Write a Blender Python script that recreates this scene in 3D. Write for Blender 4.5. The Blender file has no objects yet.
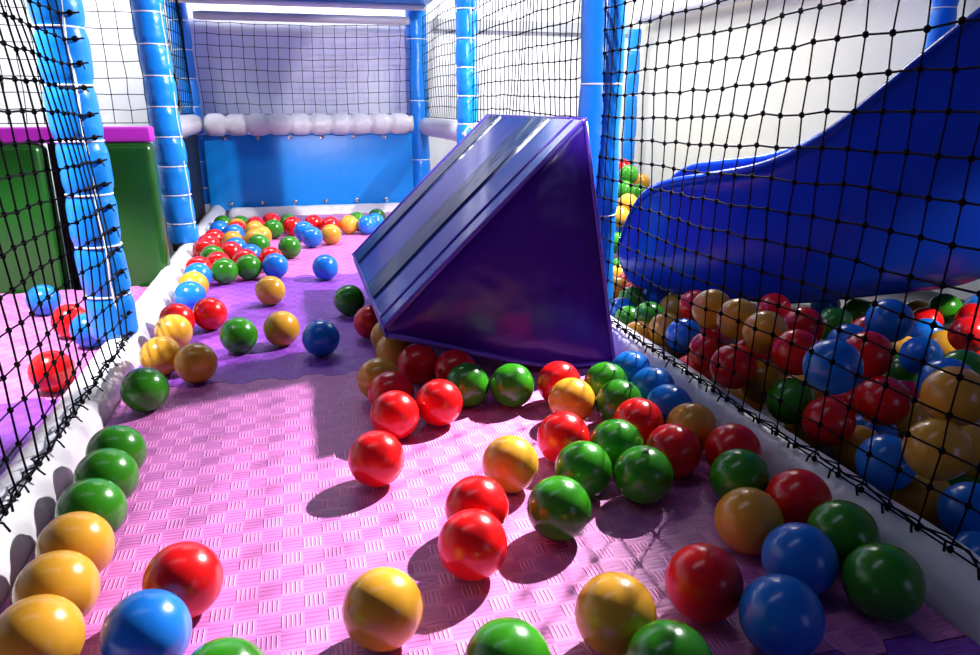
import bpy, bmesh, math, random
from mathutils import Vector, Matrix
random.seed(7)
S = bpy.context.scene
COL = S.collection
R = 0.04            # play ball radius
PI = math.pi

# ------------------------------------------------------------------ materials
def mat(name, color, rough=0.5, spec=0.5, coat=0.0, bump=None, vary=0.0, metallic=0.0, sss=0.0):
    m = bpy.data.materials.new(name); m.use_nodes = True
    nt = m.node_tree; b = nt.nodes['Principled BSDF']
    b.inputs['Base Color'].default_value = (*color, 1)
    b.inputs['Roughness'].default_value = rough
    b.inputs['Specular IOR Level'].default_value = spec
    b.inputs['Coat Weight'].default_value = coat
    b.inputs['Coat Roughness'].default_value = 0.08
    b.inputs['Metallic'].default_value = metallic
    if sss:
        b.inputs['Subsurface Weight'].default_value = sss
        b.inputs['Subsurface Radius'].default_value = (0.02, 0.012, 0.012)
        b.inputs['Subsurface Scale'].default_value = 0.6
    tc = nt.nodes.new('ShaderNodeTexCoord')
    if bump:
        scale, strength, detail = bump
        n = nt.nodes.new('ShaderNodeTexNoise'); n.inputs['Scale'].default_value = scale
        n.inputs['Detail'].default_value = detail
        nt.links.new(tc.outputs['Object'], n.inputs['Vector'])
        bp = nt.nodes.new('ShaderNodeBump'); bp.inputs['Strength'].default_value = strength
        bp.inputs['Distance'].default_value = 0.02
        nt.links.new(n.outputs['Fac'], bp.inputs['Height'])
        nt.links.new(bp.outputs['Normal'], b.inputs['Normal'])
    if vary:
        n2 = nt.nodes.new('ShaderNodeTexNoise'); n2.inputs['Scale'].default_value = 9
        nt.links.new(tc.outputs['Object'], n2.inputs['Vector'])
        mx = nt.nodes.new('ShaderNodeMix'); mx.data_type = 'RGBA'
        mx.inputs['A'].default_value = (*[c * (1 - vary) for c in color], 1)
        mx.inputs['B'].default_value = (*[min(1, c * (1 + vary)) for c in color], 1)
        nt.links.new(n2.outputs['Fac'], mx.inputs['Factor'])
        nt.links.new(mx.outputs['Result'], b.inputs['Base Color'])
    return m

def mat_foam(name, color):
    """EVA foam: basket weave of little raised bars, alternating direction block by block."""
    m = mat(name, color, rough=0.42, spec=0.45)
    nt = m.node_tree; L = nt.links; N = nt.nodes; b = N['Principled BSDF']
    tc = N.new('ShaderNodeTexCoord'); sp = N.new('ShaderNodeSeparateXYZ')
    L.new(tc.outputs['Object'], sp.inputs[0])
    def M(op, a, v=None):
        n = N.new('ShaderNodeMath'); n.operation = op
        for i, q in enumerate((a, v)):
            if q is None: continue
            if isinstance(q, (int, float)): n.inputs[i].default_value = q
            else: L.new(q, n.inputs[i])
        return n.outputs[0]
    cw, ch = 0.0245, 0.029
    X, Y = sp.outputs[0], sp.outputs[1]
    cx = M('FLOOR', M('DIVIDE', X, cw)); cy = M('FLOOR', M('DIVIDE', Y, ch))
    par = M('ABSOLUTE', M('MODULO', M('ADD', cx, cy), 2.0))          # 0 / 1
    bars = M('SINE', M('MULTIPLY', X, 2 * PI * 5 / cw)); bars = M('MAXIMUM', bars, 0.0)
    fy = M('FRACT', M('DIVIDE', Y, ch))
    win = M('MULTIPLY', M('GREATER_THAN', fy, 0.16), M('LESS_THAN', fy, 0.84))
    barsy = M('MULTIPLY', M('MAXIMUM', M('SINE', M('MULTIPLY', Y, 2 * PI * 4 / ch)), 0.0), 0.35)
    h = M('ADD', M('MULTIPLY', M('MULTIPLY', bars, win), par), M('MULTIPLY', barsy, M('SUBTRACT', 1.0, par)))
    h = M('ADD', h, M('MULTIPLY', par, 0.3))
    bp = N.new('ShaderNodeBump'); bp.inputs['Strength'].default_value = 0.8; bp.inputs['Distance'].default_value = 0.0022
    L.new(h, bp.inputs['Height']); L.new(bp.outputs['Normal'], b.inputs['Normal'])
    # bar tops get a paler colour that stands in for their specular sheen
    mx = N.new('ShaderNodeMix'); mx.data_type = 'RGBA'
    mx.inputs['A'].default_value = (*color, 1)
    mx.inputs['B'].default_value = (*[min(1, c * 1.12 + 0.05) for c in color], 1)
    L.new(M('MULTIPLY', M('MULTIPLY', bars, win), par), mx.inputs['Factor'])
    # the plain blocks are a darker, smoother foam than the barred ones
    m2 = N.new('ShaderNodeMix'); m2.data_type = 'RGBA'; m2.blend_type = 'MULTIPLY'
    m2.inputs['B'].default_value = (0.80, 0.74, 0.84, 1)
    L.new(mx.outputs['Result'], m2.inputs['A']); L.new(M('SUBTRACT', 1.0, par), m2.inputs['Factor'])
    L.new(m2.outputs['Result'], b.inputs['Base Color'])
    return m

MT = {}
MT['r'] = mat('ball red plastic', (0.66, 0.006, 0.007), 0.22, 0.5, sss=0.12)
MT['y'] = mat('ball ochre plastic', (0.58, 0.28, 0.022), 0.22, 0.5, sss=0.12)
MT['g'] = mat('ball green plastic', (0.025, 0.20, 0.006), 0.22, 0.5, sss=0.08)
MT['b'] = mat('ball blue plastic', (0.008, 0.15, 0.58), 0.22, 0.5, sss=0.08)
MT['pink'] = mat_foam('pink foam', (0.62, 0.18, 0.49))
MT['violet'] = mat_foam('violet foam', (0.26, 0.055, 0.50))
MT['post'] = mat('blue pvc sleeve', (0.006, 0.225, 0.80), 0.28, 0.5, bump=(14, 0.25, 3))
MT['white'] = mat('white pvc', (0.62, 0.61, 0.65), 0.32, 0.5, bump=(16, 0.35, 3))
MT['cord'] = mat('white cord', (0.78, 0.78, 0.80), 0.6, 0.3)
MT['net'] = mat('black net cord', (0.003, 0.003, 0.005), 0.8, 0.1)
MT['panel'] = mat('blue pvc panel', (0.003, 0.24, 0.74), 0.35, 0.4, bump=(4, 0.2, 2))
MT['ramp'] = mat('violet blue vinyl', (0.034, 0.004, 0.26), 0.28, 0.32, coat=0.1, bump=(9, 0.6, 2))
MT['slope'] = mat('blue violet vinyl', (0.02, 0.045, 0.45), 0.2, 0.6, coat=0.6, bump=(5, 0.25, 2))
MT['strip'] = mat('dark teal vinyl strip', (0.010, 0.035, 0.075), 0.2, 0.6, coat=0.4, bump=(9, 0.3, 2))
MT['piping'] = mat('violet piping', (0.10, 0.05, 0.48), 0.3, 0.5)
MT['slide'] = mat('blue polyethylene', (0.004, 0.038, 0.40), 0.24, 0.5, bump=(60, 0.03, 1))
MT['green'] = mat('green pvc', (0.005, 0.068, 0.004), 0.3, 0.5, bump=(4, 0.15, 2))
MT['magenta'] = mat('magenta pvc', (0.40, 0.02, 0.42), 0.4, 0.4)
MT['black'] = mat('black vinyl', (0.008, 0.008, 0.012), 0.5, 0.3)
MT['wallw'] = mat('white wall paint', (0.82, 0.82, 0.84), 0.8, 0.2, vary=0.03)
MT['wallc'] = mat('cream wall paint', (0.76, 0.74, 0.64), 0.8, 0.2, vary=0.03)
MT['grey'] = mat('grey trim', (0.42, 0.43, 0.46), 0.6, 0.3)
MT['lilac'] = mat('pale lilac panel', (0.80, 0.78, 0.92), 0.7, 0.2, vary=0.05)
MT['floor'] = mat('dark floor', (0.03, 0.028, 0.035), 0.6, 0.3, vary=0.1)
MT['steel'] = mat('steel', (0.6, 0.6, 0.62), 0.25, 0.5, metallic=1.0)

# ------------------------------------------------------------------ helpers
def link(name, bm, m, parent=None, smooth=True, sharp=False):
    me = bpy.data.meshes.new(name); bm.to_mesh(me); bm.free()
    for mm in (m if isinstance(m, (list, tuple)) else [m]): me.materials.append(mm)
    if smooth:
        for p in me.polygons: p.use_smooth = True
        if sharp: me.set_sharp_from_angle(angle=math.radians(38))
    o = bpy.data.objects.new(name, me); COL.objects.link(o)
    if parent: o.parent = parent
    return o
def tag(o, label=None, cat=None, group=None, kind=None):
    if label: o['label'] = label
    if cat: o['category'] = cat
    if group: o['group'] = group
    if kind: o['kind'] = kind
    return o
def empty(name, loc=(0, 0, 0)):
    o = bpy.data.objects.new(name, None); COL.objects.link(o); o.location = loc
    o.empty_display_size = 0.05
    return o
def box(bm, x0, x1, y0, y1, z0, z1, bev=0.0, seg=3):
    g = bmesh.ops.create_cube(bm, size=1, matrix=Matrix.Translation(((x0+x1)/2, (y0+y1)/2, (z0+z1)/2)) @ Matrix.Diagonal((x1-x0, y1-y0, z1-z0, 1)))
    if bev:
        es = list({e for v in g['verts'] for e in v.link_edges})
        bmesh.ops.bevel(bm, geom=es, offset=bev, segments=seg, affect='EDGES', profile=0.5)
def loft(bm, rings, closed=True, caps=True):
    vr = [[bm.verts.new(p) for p in r] for r in rings]
    n = len(rings[0])
    for a, b in zip(vr, vr[1:]):
        for i in range(n if closed else n - 1):
            bm.faces.new((a[i], a[(i+1) % n], b[(i+1) % n], b[i]))
    if caps and closed:
        bm.faces.new(list(reversed(vr[0]))); bm.faces.new(vr[-1])
    return vr
def tube(bm, pts, r, n=6, caps=True):
    pts = [Vector(p) for p in pts]; rings = []
    ref = None
    for i, p in enumerate(pts):
        t = (pts[min(i+1, len(pts)-1)] - pts[max(i-1, 0)]).normalized()
        if ref is None:
            ref = Vector((0, 0, 1)) if abs(t.z) < 0.9 else Vector((1, 0, 0))
        u = (ref - t * ref.dot(t)).normalized(); ref = u; v = t.cross(u)
        rr = r[i] if isinstance(r, (list, tuple)) else r
        rings.append([p + u * rr * math.cos(2*PI*k/n) + v * rr * math.sin(2*PI*k/n) for k in range(n)])
    loft(bm, rings, True, caps)
def torus(bm, c, rmaj, rmin, nu=28, nv=6, sx=1.0, sy=1.0):
    vs = [[bm.verts.new((c[0] + sx*(rmaj + rmin*math.cos(b))*math.cos(a), c[1] + sy*(rmaj + rmin*math.cos(b))*math.sin(a), c[2] + rmin*math.sin(b)))
           for b in [2*PI*j/nv for j in range(nv)]] for a in [2*PI*i/nu for i in range(nu)]]
    for i in range(nu):
        for j in range(nv):
            bm.faces.new((vs[i][j], vs[(i+1) % nu][j], vs[(i+1) % nu][(j+1) % nv], vs[i][(j+1) % nv]))
def fix(bm):
    bmesh.ops.recalc_face_normals(bm, faces=bm.faces[:]); return bm
BM = bmesh.new
WORLD = 0.045
EXPOSURE = 0.3
LIGHTS = [
 ('spot', 'key_lamp', (1.6, 1.89, 1.50), (0.25, 1.85, 0), 390, 110, 0.6, 0.018, (1.0, 0.96, 0.95)),
 ('spot', 'near_lamp', (1.6, 1.89, 1.503), (0.60, 0.85, 0), 700, 42, 0.9, 0.018, (1.0, 0.96, 0.95)),
 ('spot', 'pit_lamp', (1.92, 0.55, 1.0), (1.62, 1.25, 0.0), 110, 42, 0.7, 0.03, (1.0, 0.95, 0.88)),
 ('spot', 'bay_lamp', (-0.9, 1.2, 1.7), (-0.8, 1.8, 0), 330, 44, 0.3, 0.03, (1, 1, 1)),
 ('area', 'ceiling_lamp', (-0.4, 0.9, 2.4), (-0.2, 0.9, 0), 3.5, 0.25, 1.6, (0.72, 0.76, 1)),
 ('area', 'bay_wall_fill', (-1.2, 3.1, 1.9), (-1.0, 4.3, 0.8), 24, 1.2, 0.3, (1, 1, 1)),  # added area light to brighten the white wall of the left bay
 ('area', 'back_fill', (0.1, 3.0, 1.9), (0.1, 4.0, 0.5), 40, 0.8, 0.3, (0.92, 0.95, 1)),  # added to brighten the corridor end and its reflection on the ramp
 ('area', 'far_wall_fill', (1.35, 3.2, 1.7), (1.2, 4.3, 0.7), 22, 0.7, 0.3, (1, 0.99, 0.95)),  # added area light that lifts the far white wall
 ('area', 'right_wall_fill', (1.5, 2.9, 1.6), (1.9, 2.6, 0.5), 11, 0.6, 0.4, (1, 0.98, 0.92)),  # added area light, brightens the cream wall
 ('spot', 'heap_lamp', (1.6, 2.75, 1.3), (1.1, 2.15, 0), 45, 60, 0.5, 0.03, (1, 0.98, 0.92)),
 ('spot', 'ramp_face_fill', (0.45, -0.8, 1.30), (0.62, 1.5, 0.82), 300, 22, 0.25, 0.04, (0.95, 0.9, 1)),  # added spot behind the camera for the ramp's upper front face
 ('area', 'rear_glare_fill', (1.38, -0.95, 0.6), (1.38, 1.0, 0.6), 1.5, 0.55, 0.7, (0.5, 0.5, 1)),  # added area light, no window: glare on the ramp face and blue fill
]
BALLS = [
  ('y', 0.0530, 0.6245, 0.0400, 'large-looking yellow ball alone on pink mat near the front edge, two bright glints'),
  ('r', 0.1658, 0.7105, 0.0400, 'front red ball of the touching red pair in the middle of the pink mat'),
  ('r', 0.1895, 0.7872, 0.0400, 'rear red ball of the touching red pair in the middle of the pink mat'),
  ('g', 0.2887, 0.7601, 0.0400, 'front green ball of the green cluster, standing in bright light on pink mat'),
  ('y', 0.2628, 0.8894, 0.0400, 'yellow ball in bright light just behind the red pair on the mat'),
  ('r', 0.0825, 0.9524, 0.0400, "red ball on its own at the tip of the ramp's shadow"),
  ('g', 0.3555, 0.8468, 0.0400, 'green ball touching the front green ball from behind, in the bright light'),
  ('g', 0.4296, 0.8126, 0.0400, "green ball at the shade's edge beside three brighter green balls, dark red behind"),
  ('g', 0.4305, 0.9040, 0.0400, 'rearmost green ball of the bright green cluster, before a dark red ball'),
  ('r', 0.3639, 0.9496, 0.0400, 'bright red ball between the yellow ball and the green cluster'),
  ('y', 0.4284, 1.0827, 0.0400, 'yellow ball just in front of the ramp between two bright red balls'),
  ('r', 0.4360, 1.1682, 0.0400, "red ball tucked behind the yellow ball at the ramp's front face"),
  ('g', 0.3503, 1.1779, 0.0400, "green ball under the middle of the ramp's front bottom edge, beside another green"),
  ('g', 0.2726, 1.2005, 0.0400, "green ball under the ramp's front edge, next to the red trio"),
  ('r', 0.2080, 1.1337, 0.0400, 'red ball nearest the green ones in the red trio by the ramp toe'),
  ('r', 0.1281, 1.1005, 0.0400, 'front red ball of the red trio by the ramp toe'),
  ('r', 0.1341, 1.1924, 0.0400, 'rear darker red ball of the red trio, touching an ochre ball'),
  ('y', 0.1222, 1.2718, 0.0400, 'ochre ball at the left of the red trio beside the ramp toe'),
  ('y', 0.1713, 1.4185, 0.0400, 'ochre ball directly below the corner of the ramp toe'),
  ('r', 0.1461, 1.6496, 0.0400, "dark red ball in the ramp's shadow against its toe"),
  ('y', 0.1721, 1.5232, 0.0400, "ochre ball mostly hidden behind the ramp's toe corner"),
  ('g', 0.1126, 1.8674, 0.0400, "dark green ball in the ramp's shadow, nearest the raised toe"),
  ('r', 0.2670, 1.2806, 0.0400, "dark red ball in the gap below the ramp's bottom edge, behind a green ball"),
  ('r', 0.2050, 1.3345, 0.0400, "dark red ball deep under the ramp's toe, behind the red trio"),
  ('b', 0.5873, 1.1878, 0.0400, 'rearmost of three blue balls against the pale border roll by the ramp'),
  ('b', 0.5875, 1.0980, 0.0400, 'middle of three blue balls against the pale border roll by the ramp'),
  ('b', 0.5740, 1.0133, 0.0400, 'front of three blue balls against the pale border roll, before an ochre ball'),
  ('g', 0.5165, 1.1419, 0.0400, "dark green ball behind another green, at the ramp's right corner"),
  ('g', 0.5034, 1.0540, 0.0400, 'green ball with a lit lower side, between yellow ball and blue trio'),
  ('r', 0.4985, 0.9709, 0.0400, 'dark red ball between the blue trio and the bright green cluster'),
  ('y', 0.5699, 0.9327, 0.0400, 'ochre ball against the border roll in front of the blue trio'),
  ('r', 0.5034, 0.8680, 0.0400, 'dark red ball right beside the shaded green ball of the cluster'),
  ('r', 0.5880, 0.8458, 0.0400, 'dark red ball against the border roll behind a green ball'),
  ('g', 0.5517, 0.7708, 0.0400, 'green ball between an ochre ball and a dark red one by the right border'),
  ('y', 0.5012, 0.6747, 0.0400, 'ochre ball in shade behind the two touching blue balls on the right'),
  ('r', 0.5906, 0.7005, 0.0400, 'dark red ball against the right border beside the shaded ochre ball'),
  ('g', 0.5898, 0.6202, 0.0400, 'green ball against the right border, half behind a larger-looking green ball'),
  ('b', 0.5095, 0.5905, 0.0400, 'rear blue ball of the touching blue pair at lower right'),
  ('b', 0.4315, 0.5137, 0.0400, 'front blue ball of the touching blue pair at lower right'),
  ('g', 0.5700, 0.5343, 0.0400, 'big-looking green ball in the lower right corner beside the border roll'),
  ('r', 0.3859, 0.5809, 0.0400, 'red ball with broad soft glints left of the blue pair'),
  ('y', 0.2747, 0.5578, 0.0400, 'bright yellow ball at the front edge beside a cropped green ball'),
  ('g', 0.2921, 0.4794, 0.0400, 'green ball cut by the bottom edge in front of the yellow ball'),
  ('g', 0.1529, 0.5191, 0.0400, 'green ball cut by the bottom edge near the middle, sharp white glint'),
  ('g', -0.0921, 0.5567, 0.0400, 'green ball barely peeking over the bottom edge near the blue one'),
  ('r', -0.1460, 0.7239, 0.0400, 'red ball behind the large blue ball at lower left'),
  ('b', -0.1687, 0.6462, 0.0400, 'large blue ball in the lower left, overlapping a red ball'),
  ('g', -0.2859, 1.3247, 0.0400, 'green ball against the left border roll at the foot of the near padded post'),
  ('g', -0.2803, 1.0675, 0.0400, 'rearmost of three green balls lined up along the left border roll'),
  ('g', -0.2763, 0.9873, 0.0409, 'middle of three green balls lined up along the left border roll'),
  ('g', -0.2752, 0.9019, 0.0400, 'front of three green balls along the left border roll, touching ochre'),
  ('y', -0.2729, 0.8201, 0.0400, 'rearmost of three ochre balls lined up along the left border roll'),
  ('y', -0.2708, 0.7398, 0.0400, 'middle of three ochre balls lined up along the left border roll'),
  ('y', -0.2658, 0.6597, 0.0426, 'front ochre ball of the left border row, cut by the frame corner'),
  ('y', -0.2148, 1.4506, 0.0400, 'ochre ball on the mat seam, nearest the camera of an ochre trio'),
  ('y', -0.2876, 1.5130, 0.0400, 'middle ochre ball of the ochre trio, against the left border roll'),
  ('y', -0.2874, 1.6819, 0.0400, 'rear ochre ball of the ochre trio in front of a red ball'),
  ('r', -0.2938, 1.7800, 0.0400, 'red ball half hidden behind the rear ochre ball by the border'),
  ('r', -0.2243, 1.8202, 0.0400, 'red ball on violet mat beside the green and ochre single balls'),
  ('b', -0.2928, 2.0184, 0.0400, 'blue ball against the left border roll with an ochre ball behind'),
  ('y', -0.2922, 2.0982, 0.0490, 'ochre ball squeezed between two blue balls along the left border'),
  ('b', -0.3002, 2.2656, 0.0400, 'blue ball behind the squeezed ochre ball along the left border'),
  ('g', -0.2299, 2.3182, 0.0400, 'front left dark green ball of the heap before the blue back panel'),
  ('g', -0.1615, 2.3603, 0.0400, 'front right dark green ball of the heap before the blue back panel'),
  ('b', -0.0813, 2.3594, 0.0400, 'blue ball at the right front of the heap, red one behind it'),
  ('r', -0.0970, 2.4729, 0.0400, "red ball hidden behind the heap's front blue ball"),
  ('r', -0.3085, 2.3685, 0.0400, "red ball behind the border blue ball at the heap's left front"),
  ('r', -0.2586, 2.4328, 0.0400, "red ball directly behind the heap's front left green ball"),
  ('g', -0.2860, 2.5554, 0.0400, "green ball in the heap's left side behind two red balls"),
  ('r', -0.1780, 2.4605, 0.0400, "red ball directly behind the heap's front right green ball"),
  ('b', -0.1632, 2.5424, 0.0400, 'blue ball in the heap behind the red one above the front right green'),
  ('r', -0.2321, 2.6150, 0.0400, 'red ball in the centre of the heap beside a blue ball'),
  ('b', -0.2212, 2.6976, 0.0400, 'blue ball showing as a crescent below an ochre ball in the heap'),
  ('y', -0.2427, 2.8440, 0.0400, "ochre ball in the heap's middle over a blue crescent"),
  ('b', -0.2466, 3.0028, 0.0410, 'teal-tinted blue ball in the heap between ochre and red bands'),
  ('r', -0.2424, 3.0829, 0.0419, 'thin red crescent between yellow and teal balls in the back heap'),
  ('y', -0.2489, 3.1738, 0.0403, 'yellow ball in the heap just before the rear green near the post'),
  ('g', -0.2379, 3.2556, 0.0400, 'rear green ball of the heap close to the back panel, second from corner'),
  ('g', -0.1452, 2.7482, 0.0400, "light green ball at the heap's right side above the front blue ball"),
  ('y', -0.1432, 2.9116, 0.0459, "yellow ball behind the light green ball at the heap's right side"),
  ('y', -0.1632, 2.8338, 0.0445, 'dull yellow ball left of the light green ball in the heap'),
  ('y', -0.1718, 3.0448, 0.0451, "yellow-green lit yellow ball in the heap's rear row"),
  ('r', -0.1751, 3.2055, 0.0400, "dark red ball at the heap's rear near the back panel"),
  ('g', -0.1019, 3.1105, 0.0400, 'olive green ball right of the heap in front of a red one'),
  ('r', -0.1142, 3.3098, 0.0400, 'red ball behind the olive green ball at the back panel'),
  ('g', -0.0406, 3.2487, 0.0400, "green ball mostly behind a red ball at the back panel's middle"),
  ('r', -0.0262, 3.1697, 0.0400, 'red ball beside the two overlapping blue balls, green one behind'),
  ('b', 0.0182, 3.0270, 0.0400, 'rear of two overlapping blue balls near the back panel'),
  ('b', 0.0455, 2.8735, 0.0400, 'front of two overlapping blue balls near the back panel'),
  ('r', 0.0608, 3.2055, 0.0400, 'red ball behind the two overlapping blue balls'),
  ('r', 0.1282, 3.1360, 0.0400, 'red ball directly behind the pale yellow ball near the back panel'),
  ('y', 0.1195, 2.9183, 0.0400, 'pale yellow ball in bright light in front of a red one, back of corridor'),
  ('y', 0.2067, 3.1531, 0.0400, 'yellow ball standing next to the far blue pair, back of corridor'),
  ('g', 0.2501, 3.2442, 0.0400, 'green ball behind the yellow one by the far blue pair'),
  ('b', 0.2801, 3.1207, 0.0400, "left ball of the far blue pair beside the ramp's upper edge"),
  ('b', 0.3208, 3.1899, 0.0400, 'right ball of the far blue pair, half hidden by the ramp'),
  ('g', 0.3445, 3.3286, 0.0400, 'farthest green ball in the back right corner of the corridor'),
  ('g', -0.0375, 2.6751, 0.0400, 'light green ball alone in front of the two overlapping blue balls'),
  ('g', -0.3116, 3.2875, 0.0400, "green ball in the corridor's back left corner by the corner post"),
  ('b', -0.3116, 3.1236, 0.0400, "blue ball in front of the back left corner's green ball"),
  ('r', -0.3116, 2.9081, 0.0400, 'rearmost of three red balls in a line along the far left border'),
  ('r', -0.3165, 2.7495, 0.0484, 'middle of three red balls in a line along the far left border'),
  ('r', -0.3172, 2.6288, 0.0495, 'front of three red balls in a line along the far left border'),
  ('y', -0.0885, 2.0259, 0.0400, 'single yellow ball on the violet mat nearest to the heap'),
  ('b', 0.0703, 2.2964, 0.0400, 'single blue ball at the seam of pink and violet mats near the ramp'),
  ('b', 0.0282, 1.5536, 0.0400, 'blue ball with a long dark shadow left of the ramp toe'),
  ('g', -0.1454, 1.6193, 0.0400, 'single green ball on violet mat beside a yellow one'),
  ('y', -0.0551, 1.6494, 0.0400, 'single yellow ball on violet mat beside the blue ball with a shadow'),
  ('b', -0.6553, 2.0689, 0.0400, 'blue ball on the pink mat outside the left net, by the green panel'),
  ('r', -0.5347, 1.8368, 0.0400, 'red ball behind the near padded post, outside the left net'),
  ('b', -0.4730, 1.7467, 0.0400, "blue ball hidden against the near padded post's foot, outside the net"),
  ('r', -0.4730, 1.4691, 0.0400, 'red ball nearest the camera outside the left net'),
  ('g', -0.4730, 1.9605, 0.0400, 'green ball peeking out from behind the near padded post'),
]
PIT = [
  ('y', 0.7740, 1.5364, -0.0134, "dull ochre ball just behind the ramp's right corner under the net"),
  ('g', 0.8447, 1.6243, 0.0084, "dark green ball in the pit below the slide's toe"),
  ('y', 0.8114, 1.4745, 0.0215, "dull ochre ball in the pit beside a blue one, below the slide's toe"),
  ('b', 0.8130, 1.3946, 0.0296, "blue ball against the net beneath the slide's toe"),
  ('r', 0.9218, 1.5397, 0.0541, 'red ball under the slide, left end of the ochre trio in the pit'),
  ('y', 0.7895, 1.2533, 0.1322, 'first ochre ball of the trio under the slide, beside the red ball'),
  ('y', 0.7969, 1.1733, 0.1328, 'middle ochre ball of the trio under the slide'),
  ('y', 0.8004, 1.0919, 0.1299, 'last ochre ball of the trio under the slide, beside dark red ones'),
  ('r', 0.7740, 1.2252, 0.0543, 'dark red ball below the ochre trio, beside the blue ball at the net'),
  ('r', 0.7220, 1.0622, 0.0826, 'dark red ball against the net below the middle ochre ball'),
  ('y', 0.7918, 1.0724, 0.0442, 'ochre ball low against the net beside a green ball'),
  ('g', 0.7858, 0.9828, 0.0415, 'green ball against the net low in the pit, before a big-looking blue one'),
  ('r', 0.9496, 1.1806, 0.1032, "dark red ball in the slide's shade right of the ochre trio"),
  ('r', 0.8082, 1.0129, 0.1177, 'dark red ball left of the big-looking blue ball in the pit'),
  ('g', 1.1279, 1.3032, 0.0584, 'dark green ball with a lit right edge right under the slide'),
  ('b', 0.7220, 0.8250, 0.1650, 'big-looking blue ball against the net, surrounded by red ones'),
  ('b', 0.9721, 1.0767, 0.0963, 'blue ball showing only as a crescent behind two red balls'),
  ('r', 1.0643, 1.1317, 0.0903, 'rear red ball right of the big-looking blue ball, lit on one edge'),
  ('r', 0.9021, 0.9552, 0.1239, 'front red ball right of the big-looking blue ball, leaning on the net'),
  ('r', 0.7984, 0.9036, 0.0376, 'dark red ball below the big-looking blue ball, at the border'),
  ('r', 0.8796, 0.8861, 0.0715, 'red ball with a pink glint left of two large ochre balls'),
  ('b', 0.7871, 0.7686, 0.0337, 'blue ball low against the net below the glinting red ball'),
  ('y', 0.7783, 0.6844, 0.0955, 'lower of two large-looking ochre balls against the net at right'),
  ('y', 0.8255, 0.7156, 0.1525, 'upper of two large-looking ochre balls against the net at right'),
  ('b', 0.9361, 0.8288, 0.1165, 'blue ball showing as a rim behind the upper large ochre ball'),
  ('g', 1.0373, 0.8927, 0.1000, 'green ball behind the upper large ochre ball at the right edge'),
  ('b', 1.2101, 1.1417, 0.0332, "blue ball with a pale rim in the middle of the pit's lit part"),
  ('g', 1.2349, 1.1965, -0.0200, 'dark green ball between the glinting red ball and the rimmed blue one'),
  ('b', 1.0303, 1.0531, 0.1464, "blue ball right below the slide, at the shade's edge"),
  ('b', 1.4520, 1.3651, -0.0087, "blue ball in front of a red one, just right of the shade's edge"),
  ('y', 1.4278, 1.2887, -0.0140, "ochre ball with a lit right side in the pit's lit part"),
  ('r', 1.5062, 1.4242, -0.0002, 'red ball with a sunlit rim below the slide, over a blue one'),
  ('y', 1.6100, 1.5560, -0.0200, "orange-lit yellow ball cropped by the slide's bottom edge"),
  ('g', 1.5794, 1.4440, 0.0262, "lit green ball touching the slide's bottom edge"),
  ('r', 1.5720, 1.3519, 0.0248, 'upper bright red ball at the right edge of the pit'),
  ('r', 1.3911, 1.2008, 0.0454, 'lower bright red ball at the right edge, over a yellow one'),
  ('y', 1.5265, 1.2981, -0.0139, "bright yellow ball at the pit's right edge among red ones"),
  ('r', 1.4378, 1.2092, -0.0194, 'darker red ball at the right edge, behind a green one'),
  ('b', 1.7464, 1.4902, 0.0021, 'light blue ball at the right edge under the slide'),
  ('b', 0.8441, 0.6731, 0.0003, 'blue ball lowest at the right edge, pressed against the net'),
  ('y', 0.8442, 0.7508, -0.0200, 'dim ochre ball between the border and the two lower blue balls'),
  ('r', 0.9949, 2.0735, -0.0200, "lit red ball seen between the blue post and the slide's toe, higher one"),
  ('r', 0.9680, 1.9501, -0.0162, 'lit red ball below the toe of the slide, lower one'),
  ('g', 0.9088, 1.8614, -0.0116, "light green ball among lit balls below the slide's toe"),
  ('b', 0.9883, 1.8724, -0.0141, "light blue ball in the lit gap below the slide's toe"),
  ('y', 1.0002, 1.7799, -0.0200, "pale yellow ball in the lit gap below the slide's bottom edge"),
  ('b', 0.8390, 1.7791, -0.0200, "light blue ball touching the blue post below the slide's toe"),
  ('g', 0.8239, 1.6965, -0.0200, 'small-looking green ball between the blue post and dark green ball'),
  ('y', 1.0134, 2.1785, -0.0200, "pale yellow ball beside the blue post left of the slide's toe"),
  ('y', 0.9330, 2.0223, -0.0200, 'second pale yellow ball beside the blue post, lower than the first'),
  ('r', 1.3551, 2.9399, 0.2690, 'topmost red ball of the far pile beside the blue post'),
  ('g', 1.3202, 2.7976, 0.2535, "upper green ball of the far pile above the slide's toe"),
  ('y', 1.4480, 2.9392, 0.2044, 'ochre ball on top of the far pile right of the green ball'),
  ('g', 1.2865, 2.7522, 0.1964, 'second green ball down in the far pile beside the blue post'),
  ('g', 1.4074, 2.8807, 0.1672, "small-looking green ball in the far pile against the slide's rim"),
  ('y', 1.2426, 2.6238, 0.1586, "yellow ball in the far pile touching the slide's outline"),
  ('y', 1.1903, 2.5790, 0.1172, 'lowest visible yellow ball of the far pile at the post'),
  ('b', 1.2238, 2.6152, 0.0538, "light blue ball in the far pile next to the slide's toe"),
  ('g', 1.1517, 2.5088, 0.0297, 'green ball in the far pile close against the blue post'),
]
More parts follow.
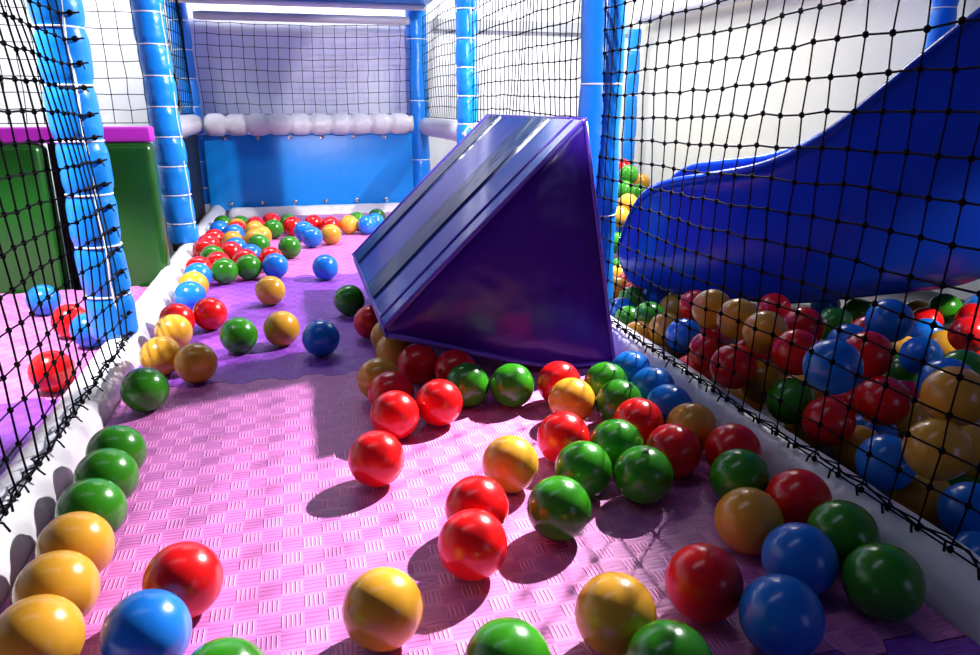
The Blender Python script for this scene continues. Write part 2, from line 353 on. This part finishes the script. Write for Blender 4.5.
BURIED = [
  ('g', 1.0764, 2.3003, -0.0200, 'light green ball squeezed between the blue post and the slide toe'),
  ('y', 0.8722, 1.5120, -0.0200, 'dim ochre ball low behind the first blue ball at the net, under the slide toe'),
  ('r', 0.7843, 1.2981, -0.0200, 'dark red ball at floor level between the first blue ball and the net'),
  ('r', 0.9636, 1.5068, -0.0200, 'red ball in deep shade beneath the first ochre ball of the trio'),
  ('y', 0.8117, 1.1482, -0.0200, 'ochre ball at floor level between two dark red balls behind the net'),
  ('r', 0.8587, 1.1999, 0.0450, 'dark red ball peeking out beneath the last two ochre balls of the trio'),
  ('r', 1.1106, 1.4924, 0.0450, 'dark red ball high in the shade right of the ochre trio'),
  ('y', 0.9464, 1.1516, -0.0200, 'dim ochre ball below the dark red pair left of the big blue one'),
  ('y', 0.8407, 0.9964, -0.0200, 'dim ochre ball at the net between the low green and low red balls'),
  ('b', 1.4320, 1.6985, -0.0200, 'dark blue ball far back in the shade under the middle of the slide'),
  ('r', 0.9883, 1.0629, -0.0200, 'dark red ball beneath the big blue one, deep behind the net'),
  ('g', 1.4625, 1.6065, -0.0200, 'dark green ball far back under the slide beside the rear red ball'),
  ('y', 0.8646, 0.9030, -0.0200, 'dim ochre ball at the border roll between the low red and low blue balls'),
  ('b', 0.9308, 0.9490, -0.0200, 'dim blue ball in the gap below the red ball with a pink glint'),
  ('y', 1.3191, 1.2908, -0.0200, 'dim ochre ball under the blue balls right of the front red one'),
  ('r', 1.1006, 1.0560, -0.0200, 'dark red ball wedged behind the red ball with a pink glint'),
  ('y', 1.0437, 0.9879, -0.0200, 'dim ochre ball in the gap left of the two large ochre balls'),
  ('g', 0.9519, 0.8031, -0.0200, 'dark green ball below the lower large ochre ball, near the net'),
  ('y', 0.9161, 0.7536, 0.0450, 'dim ochre ball peeking out right of the lower large ochre ball'),
  ('b', 0.7817, 0.5993, -0.0200, 'dark blue ball at the very bottom right corner of the pit'),
]
HEAP = [
  ('r', 1.3692, 2.9540, 0.1909, 'red ball buried inside the far pile behind the slide toe'),
  ('g', 1.3065, 2.7522, 0.1183, 'green ball buried inside the far pile behind the slide toe'),
  ('y', 1.4274, 2.8807, 0.0891, 'ochre ball buried inside the far pile behind the slide toe'),
  ('b', 1.2588, 2.6152, -0.0188, 'blue ball buried inside the far pile behind the slide toe'),
  ('r', 1.3892, 2.9540, 0.1128, 'red ball buried inside the far pile behind the slide toe'),
  ('g', 1.3265, 2.7522, 0.0402, 'green ball buried inside the far pile behind the slide toe'),
  ('y', 1.4474, 2.8807, 0.0110, 'ochre ball buried inside the far pile behind the slide toe'),
  ('b', 1.4092, 2.9540, 0.0348, 'blue ball buried inside the far pile behind the slide toe'),
]
# ------------------------------------------------------------------ setting
def struct(name, bm, m): return tag(link(name, bm, m, smooth=False), kind='structure')
bm = BM(); box(bm, -2.4, 2.3, -1.2, 4.5, -0.16, -0.06); struct('floor', bm, MT['floor'])
bm = BM(); box(bm, -2.4, 2.3, 4.3, 4.4, -0.06, 2.3); struct('wall_back', bm, MT['wallw'])
bm = BM(); box(bm, 2.0, 2.1, -0.9, 4.3, -0.06, 1.12); struct('wall_right', bm, MT['wallc'])
bm = BM(); box(bm, -2.3, -2.2, 0.4, 4.3, -0.06, 2.3); struct('wall_left', bm, MT['wallw'])
bm = BM(); box(bm, 0.80, 1.98, 4.27, 4.3, 0.93, 0.985); struct('trim_1', bm, MT['grey'])

# ------------------------------------------------------------------ foam mats
def foam_mat(x0, x1, y0, y1, m, label):
    """one interlocking tile: square teeth along the two seams that cross the corridor"""
    g = 0.0012; n = 21; w = (x1 - x0) / n; d = 0.016
    def seam(y, s):
        out = []
        for i in range(n):
            o = (d if i % 2 else -d) * 0.5
            a, b = x0 + i*w, x0 + (i+1)*w
            out += [(a + (0.004 if i else 0), y + o), (b - (0.004 if i < n-1 else 0), y + o)]
        return out
    lo = seam(y0 + g, 1); hi = seam(y1 - g, 1)
    poly = lo + list(reversed(hi))
    bm = BM()
    top = [bm.verts.new((x, y, 0)) for x, y in poly]; bot = [bm.verts.new((x, y, -0.06)) for x, y in poly]
    f = bm.faces.new(top); bm.faces.new(list(reversed(bot)))
    k = len(poly)
    for i in range(k): bm.faces.new((top[i], bot[i], bot[(i+1) % k], top[(i+1) % k]))
    fix(bm)
    return tag(link('foam_mat', bm, m, smooth=False), label, 'mat', 'interlocking foam mats')
XL, XR = -0.344, 0.634
foam_mat(XL, XR, -0.45, 0.49, MT['violet'], 'violet foam mat at the lower right corner beneath the nearest balls')
foam_mat(XL, XR, 0.49, 1.43, MT['pink'], 'large pink basket-weave foam mat in the foreground of the corridor')
foam_mat(XL, XR, 1.43, 2.37, MT['violet'], 'violet foam mat across the corridor left of the ramp')
foam_mat(XL, XR, 2.37, 3.78, MT['pink'], 'bright pink foam mat at the corridor end before the blue panel')
foam_mat(-1.37, -0.436, 0.49, 1.43, MT['violet'], 'deep violet foam mat outside the left net, nearest the camera')
foam_mat(-1.37, -0.436, 1.43, 2.35, MT['pink'], 'sunlit pink foam mat outside the left net before the green panels')

# ------------------------------------------------------------------ padded border rolls on the floor
def border_roll(name, p0, p1, rx, rz, cz, step, label, amp=0.06, z=0.0):
    p0 = Vector(p0); p1 = Vector(p1); t = (p1 - p0); Ln = t.length; t.normalize(); s = Vector((t.y, -t.x, 0))
    bm = BM(); rings = []; n = 20
    N = int(Ln / step * 6)
    for i in range(N + 1):
        d = Ln * i / N; ph = (d / step) % 1.0
        k = 1 - amp * math.exp(-((min(ph, 1-ph)) / 0.11) ** 2)
        if i in (0, N): k *= 0.8
        k2 = k + 0.012 * math.sin(d * 31)
        rings.append([p0 + t*d + s*(rx*k*math.cos(2*PI*j/n)) + Vector((0, 0, cz + rz*k2*math.sin(2*PI*j/n))) for j in range(n)])
    loft(bm, rings); fix(bm)
    return tag(link(name, bm, MT['white'], sharp=False), label, 'padding', 'white padded rolls')
border_roll('border_roll', (-0.39, -0.3, 0), (-0.39, 3.97, 0), 0.045, 0.056, -0.003, 0.075, 'long white padded roll along the left edge of the corridor mats')
border_roll('border_roll', (0.68, -0.3, 0), (0.68, 3.97, 0), 0.045, 0.056, -0.003, 0.14, 'pale padded roll along the right edge of the mats below the black net', amp=0.03)
border_roll('border_roll', (-0.33, 3.83, 0), (0.60, 3.83, 0), 0.04, 0.05, -0.008, 0.12, 'white padded roll on the floor under the blue back panel', amp=0.03)
border_roll('rail_roll', (-0.40, 3.85, 0.437), (0.60, 3.85, 0.437), 0.05, 0.052, 0, 0.098, 'white puffy horizontal roll on top of the blue back panel', amp=0.30)
border_roll('rail_roll', (0.69, 2.89, 0.42), (0.69, 3.94, 0.42), 0.045, 0.045, 0, 0.05, 'white ribbed roll between the two far right blue posts', amp=0.10)
border_roll('rail_roll', (-0.455, 2.92, 0.44), (-0.455, 3.92, 0.44), 0.045, 0.045, 0, 0.105, 'white roll seen end-on between the far left blue posts', amp=0.12)
border_roll('ceiling_roll', (-0.40, 3.86, 0.925), (0.60, 3.86, 0.925), 0.020, 0.020, 0, 0.2, 'thin white horizontal bar above the back net', amp=0.03)
border_roll('ceiling_roll', (1.93, 1.99, 1.0), (1.93, 4.05, 1.0), 0.045, 0.045, 0, 0.3, 'white padded beam along the cream wall at the upper right', amp=0.04)

# ------------------------------------------------------------------ posts
def post(x, y, ztop, spacing, first, label, lace=None, r=0.047, z0=0.05, lean=0.0):
    root = empty('padded_post', (x, y, z0)); tag(root, label, 'post', 'blue padded posts')
    ties = []; z = first
    while z < ztop - 0.02: ties.append(z); z += spacing
    bm = BM(); rings = []; n = 28; N = int((ztop - z0) / 0.008)
    for i in range(N + 1):
        zz = z0 + (ztop - z0) * i / N
        k = 1.0
        for tz in ties: k -= 0.10 * math.exp(-((zz - tz) / 0.013) ** 2) if spacing < 0.2 else 0.05 * math.exp(-((zz - tz) / 0.010) ** 2)
        if i == 0: k *= 0.93
        wob = 0.002 * math.sin(zz * 23 + x * 7 + y) + lean * (zz - z0)
        rings.append([(k * r * math.cos(2*PI*j/n) + wob, k * r * math.sin(2*PI*j/n), zz - z0) for j in range(n)])
    loft(bm, rings); fix(bm); link('sleeve', bm, MT['post'], root)
    for tz in ties:
        bm = BM(); torus(bm, (lean * (tz - z0), 0, tz - z0), r * (0.91 if spacing < 0.2 else 0.955), 0.0024, sx=1, sy=1); fix(bm)
        link('tie', bm, MT['cord'], root)
    if lace is not None:
        bm = BM(); pts = []
        M_ = int((ztop - z0) / 0.02)
        for i in range(M_ + 1):
            zz = (ztop - z0) * i / M_; a = lace + 0.04 * math.sin(zz * 40)
            pts.append(((r - 0.001) * math.cos(a) + lean * zz, (r - 0.001) * math.sin(a), zz))
        tube(bm, pts, 0.0021, 5); fix(bm); link('lacing_cord', bm, MT['cord'], root)
    return root
post(-0.402, 1.664, 1.15, 0.105, 0.14, 'near left blue padded post tied with white cord, black net laced to it', lace=-1.1, lean=-0.024, r=0.047)
post(-0.408, 2.83, 1.15, 0.100, 0.12, 'second blue padded post from the left, beside the green panel', lace=-0.5, lean=-0.035, r=0.052)
post(-0.455, 3.98, 1.15, 0.13, 0.13, 'blue corner post left of the blue back panel', lean=-0.03)
post(0.703, 1.664, 1.15, 0.30, 0.27, 'thick plain blue post right behind the ramp top', r=0.050)
post(0.676, 2.93, 1.15, 0.105, 0.14, 'blue padded post between the ramp top and the far corner, white ties', lace=-0.9, r=0.042)
post(0.655, 3.98, 1.15, 0.30, 0.25, 'blue corner post at the right end of the blue back panel', r=0.054)
post(1.88, 4.0, 0.93, 0.12, 0.10, 'light blue post against the cream wall, seen through the right net', r=0.036, z0=-0.06)
post(1.90, 1.93, 1.25, 0.14, 0.10, 'light blue post at the top right corner behind the slide', r=0.036, z0=-0.06)

# ------------------------------------------------------------------ nets
def net(axis, const, a0, a1, z0, z1, cell, rad, label, knot=0.0043, amp=0.010, seed=0, edge_tie=(), bottom_tie=False, sag=0.0, slope=0.0):
    """square knotted net; axis 'x': plane x=const spanned along y, axis 'y': plane y=const spanned along x"""
    rnd = random.Random(seed)
    na = max(1, round((a1 - a0) / cell)); nz = max(1, round((z1 - z0) / cell))
    ph = [rnd.uniform(0, 6.28) for _ in range(6)]
    jit = {}
    def P(i, j):
        a = a0 + (a1 - a0) * i / na; z = z0 + (z1 - z0) * j / nz
        d = amp * (math.sin(a * 5.1 + ph[0]) * math.sin(z * 6.3 + ph[1]) + 0.5 * math.sin(a * 13 + z * 9 + ph[2]))
        if j == 0: d *= 0.1
        key = (round(i * 2), round(j * 2))
        if key not in jit: jit[key] = (rnd.uniform(-1, 1) * cell * 0.05, rnd.uniform(-1, 1) * cell * 0.05)
        ja, jz = jit[key]
        a += ja + 0.006 * math.sin(z * 8 + ph[3] + a * 2); z += (jz + 0.008 * math.sin(a * 4 + ph[4])) * (0 if j == 0 else 1)
        z -= sag * math.sin(PI * i / na) * (z - z0) / (z1 - z0)
        d += slope * (z - z0)
        return Vector((const + d, a, z)) if axis == 'x' else Vector((a, const + d, z))
    root = empty('safety_net', (const, a0, z0) if axis == 'x' else (a0, const, z0))
    tag(root, label, 'net', 'black safety nets')
    off = root.location.copy()
    bm = BM()
    for i in range(na + 1): tube(bm, [P(i, j) - off for j in range(nz + 1)], rad, 4)
    for j in range(nz + 1): tube(bm, [P(i, j) - off for i in range(na + 1)], rad, 4)
    if knot:
        for i in range(na + 1):
            for j in range(nz + 1):
                c = P(i, j) - off
                bmesh.ops.create_icosphere(bm, subdivisions=1, radius=knot, matrix=Matrix.Translation(c) @ Matrix.Diagonal((1, 1, 1.25, 1)))
    fix(bm); link('mesh', bm, MT['net'], root)
    if bottom_tie:
        bm = BM(); q = []
        for i in range(na * 2):
            a = a0 + (a1 - a0) * (i + 0.5) / (na * 2); x = const - off.x
            zz = z0 - off.z
            q.append((x + rnd.uniform(-.006, .006), a - off.y, zz + 0.004 + rnd.uniform(-.003, .004)))
            if i % 2 == 0:
                s = bottom_tie
                l = rnd.uniform(0.006, 0.020)
                tube(bm, [q[-1], (x + s * l * .5, a - off.y - .002, zz + .004), (x + s * l, a - off.y - rnd.uniform(.004, .014), zz - .001 - l*.12)], rad * 1.1, 4)
        tube(bm, q, rad * 1.15, 5)
        tube(bm, [(p[0] + 0.005 * (-1) ** k, p[1] + 0.004, p[2] + 0.003) for k, p in enumerate(q)], rad * 0.9, 5)
        fix(bm); link('tie_cord', bm, MT['net'], root)
    for (pa, px, py, pr) in edge_tie:
        # cords that wrap the post at each row, with a knotted tail
        for j in range(nz + 1):
            bm = BM()
            e = P(na if pa > 0 else 0, j)
            base = math.atan2(e.y - py, e.x - px)
            pts = [e - off] + [Vector((px + (pr + .004) * math.cos(base + k * .35), py + (pr + .004) * math.sin(base + k * .35), e.z + .002 * k)) - off for k in range(0, 3)]
            tube(bm, pts, rad * 1.2, 4)
            tube(bm, [pts[2], pts[2] + Vector((0.006, -0.007, rnd.uniform(-.006, .006))), pts[2] + Vector((0.010, -0.010, rnd.uniform(-.016, .006)))], rad * 1.0, 4)
            bmesh.ops.create_icosphere(bm, subdivisions=1, radius=knot * 1.5, matrix=Matrix.Translation(pts[2]))
            fix(bm); link('tie_cord', bm, MT['net'], root)
    return root
net('x', -0.366, 0.05, 1.612, 0.055, 1.05, 0.0447, 0.0015, 'black knotted net on the left between the camera and the near blue post', seed=1, bottom_tie=1, edge_tie=((1, -0.408, 1.664, 0.047),), slope=-0.055)
net('x', 0.666, 0.05, 1.612, 0.055, 1.05, 0.0447, 0.0014, 'large black knotted net on the right in front of the slide and ball pit', seed=2, bottom_tie=-1, slope=0.04)
net('x', 0.69, 1.72, 2.88, 0.055, 1.0, 0.0445, 0.0016, 'black net stretched above the ramp between two blue posts', seed=3, knot=0.0032)
net('x', 0.68, 2.985, 3.92, 0.47, 0.95, 0.045, 0.0014, 'narrow net between the far right blue posts above the ribbed roll', seed=4, knot=0.0028)
net('y', 3.87, -0.40, 0.60, 0.485, 0.90, 0.0515, 0.0014, 'grey-looking net across the back of the corridor over the white roll', seed=5, knot=0.0030, amp=0.006)
net('x', -0.455, 2.90, 3.92, 0.49, 1.0, 0.045, 0.0016, 'net seen edge-on between the two far left blue posts', seed=6, knot=0.0032)
net('y', 2.41, -1.45, -0.41, 0.475, 1.05, 0.045, 0.0012, 'fine net above the green panels and magenta rail on the left', seed=8, knot=0.0022, amp=0.004)

# ------------------------------------------------------------------ back panel, deck, side panels
root = empty('vinyl_panel', (0.12, 3.89, 0.0)); tag(root, 'bright blue vinyl panel closing the far end of the corridor', 'panel')
bm = BM(); box(bm, -0.54, 0.48, -0.012, 0.012, 0.02, 0.39, 0.008); link('sheet', bm, MT['panel'], root, sharp=True)
for k in range(6):
    x = -0.44 + 0.155 * k
    for z, s in ((0.055, 1), (0.374, -1)):
        bm = BM(); torus(bm, (0, 0, 0), 0.0085, 0.003, 14, 6)
        bmesh.ops.create_uvsphere(bm, u_segments=10, v_segments=6, radius=0.006, matrix=Matrix.Translation((0, 0, 0.003)))
        bmesh.ops.rotate(bm, verts=bm.verts[:], cent=(0, 0, 0), matrix=Matrix.Rotation(PI/2, 3, 'X'))
        bmesh.ops.translate(bm, verts=bm.verts[:], vec=(x, -0.016, z)); fix(bm)
        link('eyelet', bm, MT['steel'], root)
bm = BM(); box(bm, -0.50, 0.70, 4.06, 4.09, -0.05, 1.35, 0.004); bp_ = tag(link('backing_panel', bm, MT['lilac'], smooth=False), 'pale lilac board behind the back net above the blue panel', 'panel')
bm = BM(); box(bm, -0.49, 0.69, 4.048, 4.059, 0.875, 0.935, 0.002); link('pale_band', bm, MT['wallw'], bp_, smooth=False)
root = empty('upper_deck', (0.08, 3.5, 1.0)); tag(root, 'blue underside of the upper deck along the top of the photo', 'deck')
bm = BM(); box(bm, -0.60, 0.62, -0.42, 0.42, 0.0, 0.05, 0.01); link('platform', bm, MT['panel'], root, sharp=True)
bm = BM(); tube(bm, [(-0.58, 0.36, -0.012), (0.6, 0.36, -0.012)], 0.014, 10); fix(bm); link('crossbar', bm, MT['lilac'], root)

def green_panel(x0, x1, label):
    bm = BM(); box(bm, x0, x1, 2.36, 2.45, -0.06, 0.42, 0.022, 4); fix(bm)
    tag(link('crash_pad', bm, MT['green'], sharp=False), label, 'panel', 'dark green padded panels')
green_panel(-1.6, -0.69, 'wide dark green padded panel at the left edge behind the net')
green_panel(-0.628, -0.398, 'dark green padded panel between the two left blue posts')
bm = BM(); box(bm, -0.70, -0.62, 2.47, 2.50, -0.06, 0.42, 0.004); tag(link('dark_panel', bm, MT['black'], smooth=False), 'narrow black slot panel between the two green panels', 'panel')
bm = BM(); box(bm, -1.6, -0.398, 2.375, 2.445, 0.421, 0.465, 0.008); tag(link('top_rail', bm, MT['magenta'], sharp=True), 'magenta strip running along the top of the green panels', 'rail')
bm = BM(); box(bm, -0.465, -0.445, 2.92, 3.90, 0.0, 0.39, 0.004); tag(link('dark_panel', bm, MT['black'], smooth=False), 'black panel low between the two far left blue posts', 'panel')

# ------------------------------------------------------------------ soft ramp (triangular wedge)
Y0, Y1 = 1.334, 2.08
T = Vector((0.150, 0, 0.100)); A = Vector((0.535, 0, 0.494)); Bq = Vector((0.620, 0, 0.003))
root = empty('soft_ramp', (0.4, Y0, 0)); tag(root, 'purple and blue vinyl triangular ramp tipped up on the balls', 'ramp')
off = root.location
def P3(p, y): return Vector((p.x, y, p.z)) - off
toe_lo = T; toe_hi = T + Vector((-0.004, 0, 0.020))
bm = BM()
def lerp(a, b, t): return a + (b - a) * t
# body: grid-subdivided end faces so the vinyl can bulge a little
prof = [toe_hi + Vector((0.004, 0, 0))] + [lerp(toe_hi, A, t) for t in (0.25, 0.5, 0.75)] + [A] + [lerp(A, Bq, t) for t in (0.25, 0.5, 0.75)] + [Bq] + [Vector((0.54, 0, 0.003)), Vector((0.455, 0, 0.012)), Vector((0.31, 0, 0.052))] + [T]
cen = (T + A + Bq) / 3
rings = []
for y, k, dy in ((Y0, 0.0, -0.004), (Y0, 0.35, -0.004), (Y0, 0.7, -0.003), (Y0, 0.95, -0.001), (Y0, 1.0, 0.004), (Y1, 1.0, -0.004), (Y1, 0.95, 0.0), (Y1, 0.5, 0.003), (Y1, 0.0, 0.003)):
    if k == 0: continue
    rings.append([P3(lerp(cen, p, k), y + dy) for p in prof])
loft(bm, rings); fix(bm); link('body', bm, MT['ramp'], root, sharp=True)
# sloping top sheet, its strips, and the edge piping
sl = (A - toe_hi); nrm = Vector((-sl.z, 0, sl.x)).normalized()
def sheet(bm, ya, yb, t0, t1, h, th=0.004):
    n = 10
    r0 = []
    for i in range(n + 1):
        t = t0 + (t1 - t0) * i / n; c = lerp(toe_hi, A, t); b = nrm * (h + 0.003 * math.sin(PI * t))
        r0.append([P3(c + b, ya), P3(c + b, yb), P3(c + b - nrm * th, yb), P3(c + b - nrm * th, ya)])
    loft(bm, r0); fix(bm)
W = Y1 - Y0
bm = BM(); sheet(bm, Y0 + 0.002, Y1 - 0.002, 0.0, 1.0, 0.004, 0.008); link('slope_sheet', bm, MT['slope'], root, sharp=True)
for f0, f1 in ((0.27, 0.44), (0.78, 0.90)):
    bm = BM(); sheet(bm, Y0 + f0 * W, Y0 + f1 * W, 0.005, 0.998, 0.0085, 0.006); link('strip', bm, MT['strip'], root, sharp=True)
for f0 in (0.08, 0.97):
    bm = BM(); q = [P3(lerp(toe_hi, A, t) + nrm * (0.005 + 0.003 * math.sin(PI*t)), Y0 + f0 * W) for t in [i / 10 for i in range(11)]]
    tube(bm, q, 0.0022, 5); fix(bm); link('seam', bm, MT['piping'], root)
def piping(pts, r=0.0045):
    bm = BM(); tube(bm, pts, r, 8); fix(bm); link('piping', bm, MT['piping'], root)
piping([P3(lerp(toe_hi, A, i / 8) + nrm * 0.004, Y0 - 0.001) for i in range(9)])
piping([P3(A + Vector((0.001, 0, 0.003)), Y0 + W * i / 4) for i in range(5)], 0.004)
piping([P3(lerp(A, Bq, i / 6), Y0 - 0.001) for i in range(7)], 0.004)
piping([P3(Vector((x, 0, z + 0.004)), Y0 - 0.001) for x, z in ((0.150, 0.100), (0.23, 0.077), (0.31, 0.052), (0.385, 0.030), (0.455, 0.012), (0.50, 0.006), (0.54, 0.003), (0.617, 0.003))], 0.006)
piping([P3(toe_lo + Vector((-0.003, 0, 0.002)), Y0 + W * i / 6) for i in range(7)], 0.005)
piping([P3(toe_hi + Vector((-0.003, 0, 0)), Y0 + W * i / 6) for i in range(7)], 0.004)
# ------------------------------------------------------------------ plastic slide
def interp(tab, t):
    for (a, va), (b, vb) in zip(tab, tab[1:]):
        if t <= b:
            u = (t - a) / (b - a); u = max(0, u); return va + (vb - va) * u
    return tab[-1][1]
def smooth_tab(tab, t):
    t = max(0.0, t); s = 0.0; n = 0
    for k in (-2, -1, 0, 1, 2):
        s += interp(tab, t + k * 0.02 * min(1, t / 0.15)); n += 1
    return s / n
RIM = [(0.0, 0.165), (0.012, 0.215), (0.027, 0.252), (0.06, 0.312), (0.113, 0.343), (0.202, 0.360), (0.345, 0.388), (0.432, 0.427), (0.532, 0.503), (0.629, 0.603), (0.72, 0.690), (0.751, 0.718), (1.0, 0.94), (1.25, 1.15)]
BOT = [(0.0, 0.112), (0.012, 0.070), (0.03, 0.040), (0.07, 0.024), (0.228, 0.018), (0.477, 0.026), (0.695, 0.078), (0.851, 0.115), (1.0, 0.24), (1.25, 0.55)]
ang = math.radians(-41); dx = Vector((math.cos(ang), math.sin(ang), 0)); wx = Vector((-dx.y, dx.x, 0))
ORG = Vector((0.856, 1.866, -0.006)); WD = 0.40
root = empty('play_slide', ORG); tag(root, 'big dark blue plastic slide coming down into the ball pit behind the right net', 'slide')
bm = BM(); rings = []
ts = [-0.006, -0.002, 0.004, 0.012, 0.022, 0.035, 0.05, 0.07, 0.095, 0.125] + [0.16 + 0.035 * i for i in range(28)]
for t in ts:
    rz = smooth_tab(RIM, t); bz = smooth_tab(BOT, t); hgt = rz - bz
    ins = 0.025 * max(0, 1 - t / 0.06) ** 2          # plan rounding of the toe
    cd = min(0.17, hgt * 0.55) * min(1, t / 0.10 + 0.05)   # channel depth below the rim
    a, b = ins, WD - ins
    lip = 0.016
    half = [(a + 0.050, rz - cd * 0.92), (a + 0.034, rz - cd * 0.5), (a + 0.028, rz - lip), (a + 0.024, rz - 0.003), (a + 0.010, rz), (a - 0.004, rz - 0.005), (a - 0.009, rz - 0.013),
            (a - 0.004, rz - 0.024), (a + 0.004, rz - 0.032), (a + 0.002, rz - hgt * 0.25), (a - 0.012, rz - hgt * 0.48), (a - 0.016, rz - hgt * 0.70), (a - 0.002, rz - hgt * 0.90), (a + 0.03, bz), (a + 0.09, bz - 0.002)]
    fz = 0.020 * math.exp(-(max(t, 0) / 0.32) ** 2) * min(1, max(0, t) / 0.05)
    other = [(WD - w, z + (fz if k < 9 else 0)) for k, (w, z) in enumerate(half)]
    sec = [(WD * 0.5, rz - cd)] + half + [(WD * 0.5, bz)] + list(reversed(other))
    rings.append([dx * t + wx * w + Vector((0, 0, z)) for w, z in sec])
loft(bm, rings); fix(bm)
so = link('chute', bm, MT['slide'], root)
sd = so.modifiers.new('smooth', 'SUBSURF'); sd.levels = 1; sd.render_levels = 2

# added slab, out of view above, shaped to block the key lamps
root = empty('shade_blocker', (1.6, 0.9, 1.25)); tag(root, 'unseen blue slab added above the ball pit to block light', 'platform')
poly = [(1.4450, 1.7965), (1.468, 1.846), (1.82, 1.846), (1.82, 1.985), (1.96, 1.985), (1.96, -0.35), (0.994, -0.35), (0.994, 0.773)]
bm = BM(); lo = [bm.verts.new((x - 1.6, y - 0.9, 0)) for x, y in poly]; hi = [bm.verts.new((x - 1.6, y - 0.9, 0.03)) for x, y in poly]
bm.faces.new(lo); bm.faces.new(hi)
for i in range(len(poly)): bm.faces.new((lo[i], lo[(i+1) % len(poly)], hi[(i+1) % len(poly)], hi[i]))
fix(bm); link('deck', bm, MT['panel'], root, smooth=False)  # body of the added slab; its edge sets where the shade falls

# ------------------------------------------------------------------ balls
BALLM = {}
def ball_mesh(c):
    bm = BM(); bmesh.ops.create_icosphere(bm, subdivisions=4, radius=R)
    me = bpy.data.meshes.new('play_ball'); 
    for v in bm.verts:                               # faint moulding seam round the middle
        z = abs(v.co.z)
        if z < 0.0008: v.co *= 1.004
    bm.to_mesh(me); bm.free(); me.materials.append(MT[c])
    for p in me.polygons: p.use_smooth = True
    return me
for c in 'rygb': BALLM[c] = ball_mesh(c)
first = None
def ball(c, x, y, z, label, group):
    global first
    if first is None:
        o = bpy.data.objects.new('play_ball', BALLM[c]); first = o
    else:
        o = first.copy(); o.data = BALLM[c]
    COL.objects.link(o); o.location = (x, y, z)
    o.rotation_euler = (random.uniform(0, 6), random.uniform(0, 6), random.uniform(0, 6))
    return tag(o, label, 'ball', group)
for c, x, y, z, lab in BALLS: ball(c, x, y, z, lab, 'play balls on the mats')
for c, x, y, z, lab in PIT: ball(c, x, y, z, lab, 'play balls in the pit')
for c, x, y, z, lab in BURIED + HEAP: ball(c, x, y, z, lab, 'play balls in the pit')

# ------------------------------------------------------------------ camera
cam = bpy.data.cameras.new('camera'); co = bpy.data.objects.new('camera', cam); COL.objects.link(co)
co.location = (0, 0, 0.5208); co.rotation_euler = (math.radians(90 - 16.84), 0, math.radians(-14.7))
cam.sensor_width = 36; cam.lens = 36 * 730 / 980; cam.clip_start = 0.02
S.camera = co

# ------------------------------------------------------------------ light
w = bpy.data.worlds.new('hall'); S.world = w; w.use_nodes = True
bg = w.node_tree.nodes['Background']; bg.inputs['Color'].default_value = (0.34, 0.40, 1.0, 1); bg.inputs['Strength'].default_value = WORLD
def aim(o, p):
    o.rotation_euler = (Vector(p) - o.location).to_track_quat('-Z', 'Y').to_euler()
def spot(name, loc, target, watts, angle, blend, rad, color=(1, 1, 1)):
    l = bpy.data.lights.new(name, 'SPOT'); l.energy = watts; l.spot_size = math.radians(angle); l.spot_blend = blend
    l.shadow_soft_size = rad; l.color = color
    o = bpy.data.objects.new(name, l); COL.objects.link(o); o.location = loc; aim(o, target); return o
def area(name, loc, target, watts, sx, sy, color=(1, 1, 1)):
    l = bpy.data.lights.new(name, 'AREA'); l.shape = 'RECTANGLE'; l.size = sx; l.size_y = sy; l.energy = watts; l.color = color
    o = bpy.data.objects.new(name, l); COL.objects.link(o); o.location = loc; aim(o, target); return o
for a in LIGHTS:
    (spot if a[0] == 'spot' else area)(*a[1:])
vs = S.view_settings; vs.view_transform = 'Standard'; vs.look = 'None'; vs.gamma = 1; vs.use_curve_mapping = False; vs.exposure = EXPOSURE
